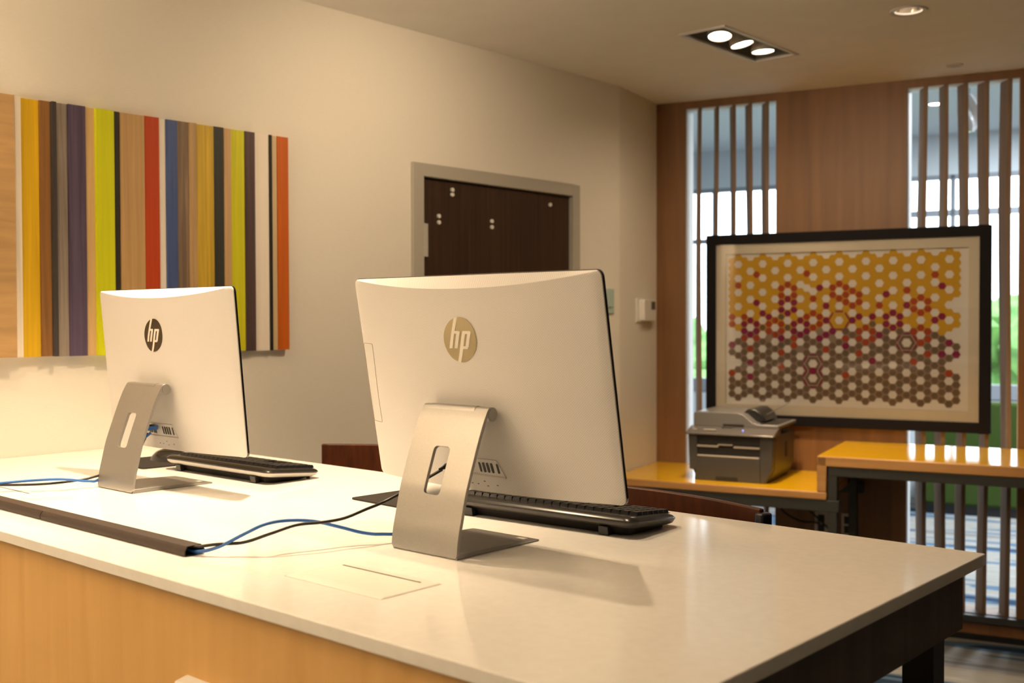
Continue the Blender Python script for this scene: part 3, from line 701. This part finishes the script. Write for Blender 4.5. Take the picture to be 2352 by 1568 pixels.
    for (mx_, mz_) in ((-.020, .016), (-.006, .016), (.010, .022), (.016, .014), (.038, .017)):
        g = G(); g.loft([[BP(x, z, o_) for x, z in rrect(mx_-.002, mx_+.002, mz_-.0008, mz_+.0008, .0005, 2)] for o_ in (-.0002, .0004)]); g.build('icon_mark', M['printer_grey'], bay)
    if side_door:
        g = G(); q_ = rrect(-.277, -.247, .105, .252, .003, 3)
        loop_ = [BP(x, z, .0002) for x, z in dens(q_, 1)]; g.tube(loop_+[loop_[0]], .0005, 5, cap=False); g.build('side_door', mat('door_seam', (.36,.31,.24), .7), t)
    # stand: curved neck with a slot, foot plate, hinge barrel
    prof = [(.004, .0), (.0015, .004), (.0025, .02), (.006, .040), (.011, .060), (.0205, .098), (.0275, .119), (.0385, .149), (.051, .182), (.0625, .209), (.0715, .226), (.0775, .2335), (.085, .2350)]
    fine = [(p.x, p.y) for p in spline([(a, b, 0) for a, b in prof], 8)]; prof = [fine[0]]
    for a_, b_ in zip(fine, fine[1:]):              # even steps of 2 mm along the curve
        m_ = max(1, round(math.dist(a_, b_)/.002)); prof += [(a_[0]+(b_[0]-a_[0])*q/m_, a_[1]+(b_[1]-a_[1])*q/m_) for q in range(1, m_+1)]
    th_ = .0062; nrm = []
    for i in range(len(prof)):
        a = Vector(prof[max(i-1, 0)]); b = Vector(prof[min(i+1, len(prof)-1)]); d_ = (b-a).normalized(); nrm.append(Vector((d_.y, -d_.x)))
    hw = .075; slw = .0185; z0s, z1s = .094, .170
    xs = [-hw, -hw+.002, -hw+.006, -slw, -slw+.004, slw-.004, slw, hw-.006, hw-.002, hw]
    def halfw(z):                  # rounded lower corners, slightly rounded top
        if z < .010: return hw-.010+math.sqrt(max(0, .010**2-(.010-z)**2))
        return hw
    g = G(); fr_, bk_ = [], []
    for (y, z), nn in zip(prof, nrm):
        hwz = halfw(z)
        dz_ = min(z-z0s, z1s-z); sw_ = slw if dz_ > .007 else slw-.007+math.sqrt(max(0, .007**2-(.007-max(dz_, 0))**2))
        row = [math.copysign(sw_ if abs(abs(x)-slw) < 1e-6 else sw_*.5, x) if abs(x) < .02 else math.copysign(min(abs(x), hwz), x) for x in xs]
        fr_.append([Vector((x, y, z)) for x in row]); bk_.append([Vector((x, y+nn.x*th_, max(z+nn.y*th_, .0))) for x in row])
    nx = len(xs); nr = len(prof); vs_ = [v for r in fr_ for v in r]+[v for r in bk_ for v in r]; off = nx*nr; fs = []
    hole = set()
    for j in range(nr-1):
        zm = (prof[j][1]+prof[j+1][1])/2
        if z0s < zm < z1s: hole |= {(j, 3), (j, 4), (j, 5)}
    js = sorted({j for j, _ in hole})
    for j in range(nr-1):
        for i in range(nx-1):
            if (j, i) in hole: continue
            a = j*nx+i; fs += [(a, a+1, a+nx+1, a+nx), (off+a, off+a+nx, off+a+nx+1, off+a+1)]
            for (dj, di, p_, q_) in ((0, -1, a, a+nx), (0, 1, a+1, a+nx+1), (-1, 0, a, a+1), (1, 0, a+nx, a+nx+1)):
                jj, ii = j+dj, i+di
                if (jj, ii) in hole or ii < 0 or ii > nx-2 or jj < 0 or jj > nr-2: fs.append((p_, q_, off+q_, off+p_))
    g.add(vs_, fs); g.build('stand_neck', M['alu'], t, bevel=.0007, smooth=True)
    g = G(); side = [(.003, .0005), (.0045, .0090), (.10, .0080), (.195, .0045), (.205, .0022), (.203, .0005)]
    rings = []
    for x_ in (-hw+.001, -hw+.006, hw-.006, hw-.001):
        k = .994 if abs(x_) > hw-.003 else 1; rings.append([Vector((x_, y*k, z)) for y, z in side])
    g.loft(rings); g.build('stand_foot', M['alu'], t, bevel=.0006)
    g = G(); g.box(hw-.030, hw-.012, .175, .185, .0055, .0058); g.build('foot_sticker', M['silver_plastic'], t)
    g = G(); g.cyl(HC+Vector((-hw, 0, 0)), HC+Vector((hw+.0005, 0, 0)), .0118, 28); hb = g.build('hinge', M['alu'], t, bevel=.0006, smooth=True)
    g = G(); g.cyl(HC+Vector((hw+.0004, 0, 0)), HC+Vector((hw+.0014, 0, 0)), .0098, 28); g.build('hinge_cap', M['alu'], hb)
    g = G(); g.cyl(HC+Vector((-.060, -.0016, .0016)), HC+Vector((.046, -.0016, .0016)), .0113, 28); g.build('hinge_sleeve', M['alu'], hb, smooth=True)
    g = G(); g.prism([(HC.y+.001, HC.z-.008), (HC.y+.001, HC.z+.008), (HC.y+.021, HC.z+.011), (HC.y+.021, HC.z-.012)], -.05, .05, 'x'); g.build('hinge_bracket', M['alu'], hb)
    return t
computer((1.7505, 1.2128, DT), math.radians(10.2), 'nearer white all-in-one computer with a round chrome emblem in a painted pale reflection, seen from behind', M['emblem_pale_reflection'], 'round chrome emblem, pale gold reflection put into its colour', True)
computer((.7596, 1.2215, DT), math.radians(5.1), 'farther white all-in-one computer with a round chrome emblem in a painted dark reflection, by the striped panel', M['emblem_dark_reflection'], 'round chrome emblem, dark reflection put into its colour', False)

# ------------------------------------------------------------------ keyboards
def keyboard(loc, rz, label, body, band, w=.44):
    t = thing('keyboard', label, 'keyboard', loc, rz, 'keyboards on the desk')
    d = .158; sl = math.radians(-5.2)      # near (back) edge raised on feet
    R_ = Matrix.Translation((0, -d/2, .018)) @ Matrix.Rotation(sl, 4, 'X') @ Matrix.Translation((0, d/2, 0))
    rr = lambda i, z, r: [R_ @ Vector((x, y, z)) for x, y in rrect(-w/2+i, w/2-i, -d/2+i*.8, d/2-i, r, 6)]
    g = G(); g.loft([rr(.012, .000, .016), rr(.004, .004, .020), rr(.001, .0095, .022)]); g.build('underside', band, t, smooth=True)
    g = G(); g.loft([rr(.0008, .0097, .022), rr(0, .0125, .022), rr(.004, .0165, .020), rr(.012, .0195, .016), rr(.016, .0200, .013)]); g.build('top_case', body, t, smooth=True)
    g = G(); g.loft([[R_ @ Vector((x, y, z)) for x, y in rrect(-w/2+.013, w/2-.013, -d/2+.034, d/2-.010, .004, 3)] for z in (.0198, .0204)]); g.build('key_bed', M['gloss_black'], t)
    g = G(); g.loft([[Vector((x, y, .0012)) for x, y in rrect(-w/2+.026, w/2-.026, -d/2+.024, d/2-.026, .016, 6)], [R_ @ Vector((x, y, .0006)) for x, y in rrect(-w/2+.012, w/2-.012, -d/2+.011, d/2-.012, .016, 6)]]); g.build('base_tray', M['cable_black'], t)
    # keys, each row from the back (function keys) to the space bar
    ku = .0188; x0 = -w/2+.0155; y0 = -d/2+.0365
    rows = [[1]*22, [1]*13+[2]+[.18]+[1]*3+[.18]+[1]*4, [1.5]+[1]*12+[1.5]+[.18]+[1]*3+[.18]+[1]*4, [1.8]+[1]*11+[2.2]+[.18]+[0]*3+[3]+[.18]+[1]*4,
            [2.3]+[1]*10+[2.7]+[.18]+[-1]+[1]+[-1]+[.18]+[1]*4, [1.3]*3+[6.2]+[1.3]*3+[.0]+[.18]+[1]*3+[.18]+[2]+[1]*2]
    tot = (w-.031)
    gk = None
    for ri, row in enumerate(rows):
        wd = [abs(k) if k != 0 else 0 for k in row]; s_ = tot/sum(wd); x = x0
        yy = y0 + ri*.0182
        for k in row:
            wk = abs(k)*s_
            if k > .5 and not (k == 3 and ri == 3):
                g = G(); h0, h1 = .0204, .0262
                bt = [(x+.0009, yy+.0008), (x+wk-.0009, yy+.0008), (x+wk-.0009, yy+.0178), (x+.0009, yy+.0178)]
                tp = [(x+.0024, yy+.0028), (x+wk-.0024, yy+.0028), (x+wk-.0024, yy+.0162), (x+.0024, yy+.0162)]
                g.loft([[R_ @ Vector((a, b, h0)) for a, b in bt], [R_ @ Vector((a, b, h1)) for a, b in tp]])
                keys.append((g, t))
            x += wk
    for x_ in (-.155, .155):
        g = G(); g.prism([(-d/2+.004, .016), (-d/2+.020, .018), (-d/2+.018, .0004), (-d/2+.006, .0004)], x_-.010, x_+.010, 'x'); g.build('foot', M['black'], t, bevel=.001)
    for x_ in (-.19, .19):
        g = G(); g.cyl((x_, d/2-.02, .0003), (x_, d/2-.02, .0065), .005, 12); g.build('rubber_pad', M['black'], t)
    return t
keys = []
def flush_keys():
    byt = {}
    for g, t in keys: byt.setdefault(t.name, (t, []))[1].append(g)
    for t, gs in byt.values():
        near = gs[:99]; rest = gs[99:]
        for g in near: g.build('key', M['black'], t)
        if rest:
            h = G()
            for g in rest: h.add(g.v, g.f)
            o_ = h.build('keys', M['black'], t); o_['kind'] = 'stuff'
keyboard((1.720, 1.590, DT), math.radians(3.0), 'black keyboard with a dark glossy rim in front of the nearer computer', M['smoke'], M['kb_dark'])
keyboard((.745, 1.560, DT), math.radians(0.5), 'black keyboard with a pale silver rim in front of the farther computer', M['smoke'], M['silver_plastic'], .434)
flush_keys()

# mouse pads and mice
def pad(x0, x1, y0, y1, rz, label):
    g = G(); w2, h2 = (x1-x0)/2, (y1-y0)/2; g.prism(rrect(-w2, w2, -h2, h2, .008, 4), .0002, .004)
    o_ = g.build('mouse_pad', M['pad'], bevel=.0008); o_.location = ((x0+x1)/2, (y0+y1)/2, DT); o_.rotation_euler = (0, 0, rz)
    return tag(o_, label, 'mouse pad', 'black mouse pads')
pad(1.255, 1.463, 1.480, 1.700, math.radians(-3), 'black cloth mouse pad beside the nearer computer')
pad(.298, .508, 1.452, 1.66, math.radians(-6), 'black cloth mouse pad beside the farther computer, near the wall')
def mouse(loc, rz, label, mt_, body):
    t = thing('computer_mouse', label, 'mouse', loc, rz, 'computer mice on the desk')
    g = G(); rings = []
    for k in range(11):
        y = -.055+.11*k/10; f = math.sqrt(max(0, 1-((y)/.058)**2)); w = .031*(.45+.55*f); h = .006+.030*f*(1-.25*k/10)
        rings.append([Vector((w*cos(a), y, max(0, h*sin(a)))) for a in [PI*i/12 for i in range(13)]])
    g.loft(rings); g.build('shell', mt_, t, smooth=True)
    g = G(); g.tube([(.0, .018, .030), (.0, .036, .026)], .0035, 8); g.build('wheel', M['black'], t)
    return t
mouse((1.345, 1.615, DT+.0042), math.radians(8), 'pale silver computer mouse glimpsed through the slot of the nearer stand', M['white'], None)
mouse((.425, 1.568, DT+.0042), math.radians(-70), 'glossy black computer mouse against the left end of the farther keyboard', M['gloss_black'], None)

# ------------------------------------------------------------------ cables
def cable(name, pts, r, m_, label):
    g = G(); g.tube(spline(pts, 8), r, 10); return tag(g.build(name, m_, smooth=True), label, 'cable')
cable('power_cable', [(1.38,.966,1.0785),(1.46,.968,1.082),(1.489,.972,1.0855),(1.511,.99,1.089),(1.539,1.02,1.091),(1.568,1.05,1.104),(1.583,1.09,1.114),(1.60,1.13,1.115),(1.607,1.17,1.117),(1.615,1.21,1.127),(1.619,1.255,1.137),(1.650,1.295,1.163),(1.690,1.318,1.190)], .0027, M['cable_black'], 'black cable from the duct end up to the nearer computer')
cable('network_cable', [(1.38,.972,1.0765),(1.45,.970,1.0765),(1.480,.972,1.0755),(1.511,.99,1.084),(1.539,1.02,1.104),(1.556,1.05,1.118),(1.562,1.09,1.119),(1.577,1.13,1.114),(1.596,1.17,1.101),(1.616,1.20,1.090),(1.637,1.225,1.086),(1.655,1.265,1.088),(1.690,1.295,1.13),(1.712,1.318,1.185)], .0029, M['cable_blue'], 'blue network cable from the duct end to the nearer computer')
cable('power_cable', [(.50,.97,1.078),(.540,1.0,1.088),(.59,1.035,1.0875),(.641,1.1,1.086),(.67,1.16,1.088),(.684,1.22,1.095),(.710,1.29,1.123),(.717,1.330,1.186)], .0027, M['cable_black'], 'black cable running in from the left to the farther computer')
cable('network_cable', [(.49,.975,1.076),(.55,1.0,1.086),(.595,1.04,1.091),(.630,1.10,1.094),(.672,1.15,1.095),(.681,1.20,1.086),(.686,1.23,1.090),(.715,1.285,1.15),(.733,1.328,1.188)], .0029, M['cable_blue'], 'blue network cable running in from the left to the farther computer')
def plug(loc, aim, m_, label, cat='plug'):
    t = thing('cable_plug', label, cat, loc)
    d_ = (Vector(aim)-Vector(loc)).normalized(); q = d_.to_track_quat('Y', 'Z').to_matrix().to_4x4()
    g = G(); g.loft([[q @ Vector((x*s, y, z*s)) for x, z in rrect(-.0055, .0055, -.0045, .0045, .0015, 2)] for y, s in ((-.026, .45), (-.018, .6), (-.012, 1), (.008, 1))])
    g.build('boot', m_, t, bevel=.0005); return t
plug((1.708, 1.325, 1.2015), (1.722, 1.345, 1.212), M['black'], 'black plug in the port bay of the nearer computer')
plug((.748, 1.327, 1.2000), (.765, 1.345, 1.203), M['cable_blue'], 'blue network plug in the port bay of the farther computer')
plug((.726, 1.327, 1.2010), (.738, 1.345, 1.206), M['black'], 'black plug left of the blue network plug on the farther computer')

# ------------------------------------------------------------------ bar stools behind the desk
def stool(x0, y0, ang, label):
    w = .385
    t = thing('bar_stool', label, 'stool', (x0, y0, 0), ang, 'bar stools behind the desk')
    zt, zb = 1.092, .955
    def plank(off0, off1, z0, z1):
        g = G(); rows = []
        for k in range(17):
            x = w*k/16; bow = .022*sin(PI*k/16)
            rows.append([Vector((x, off0+bow, z0)), Vector((x, off1+bow, z0)), Vector((x, off1+bow, z1)), Vector((x, off0+bow, z1))])
        g.loft(rows); return g
    plank(0, .014, zb, zt).build('backrest', M['stool_wood'], t, bevel=.003)
    g = G(); g.box(.0, w, -.40, -.02, .715, .755); g.build('seat', M['seat'], t, bevel=.012)
    for x in (.004, w+.006):
        g = G(); yo = 0 if x > .1 else .0275; xo = 0 if x > .1 else .03; g.box(x+xo-.010, x+xo+.010, -.012+yo, .018+yo, .70 if x > .1 else .62, zt-.006-yo); g.build('back_post', M['navy'], t, bevel=.004)
    for x in (.02, w-.02):
        for y, y2 in ((-.37, -.40), (-.03, .0)):
            g = G(); g.tube([(x, y, .714), (x+(.02 if x > .1 else -.02), y2, 0)], .012, 10); g.build('leg', M['navy'], t, smooth=True)
    g = G(); zz = .27
    q_ = [(.008, -.392), (w-.008, -.392), (w-.008, -.008), (.008, -.008)]
    for i in range(4): g.cyl((*q_[i], zz), (*q_[(i+1) % 4], zz), .008, 8)
    g.build('foot_ring', M['navy'], t, smooth=True)
    return t
stool(.551, 1.967, math.radians(27.9), 'reddish brown wooden bar stool back between the two computers')
stool(1.640, 1.885, math.radians(-9.5), 'dark wooden bar stool back with navy end post beside the nearer keyboard')
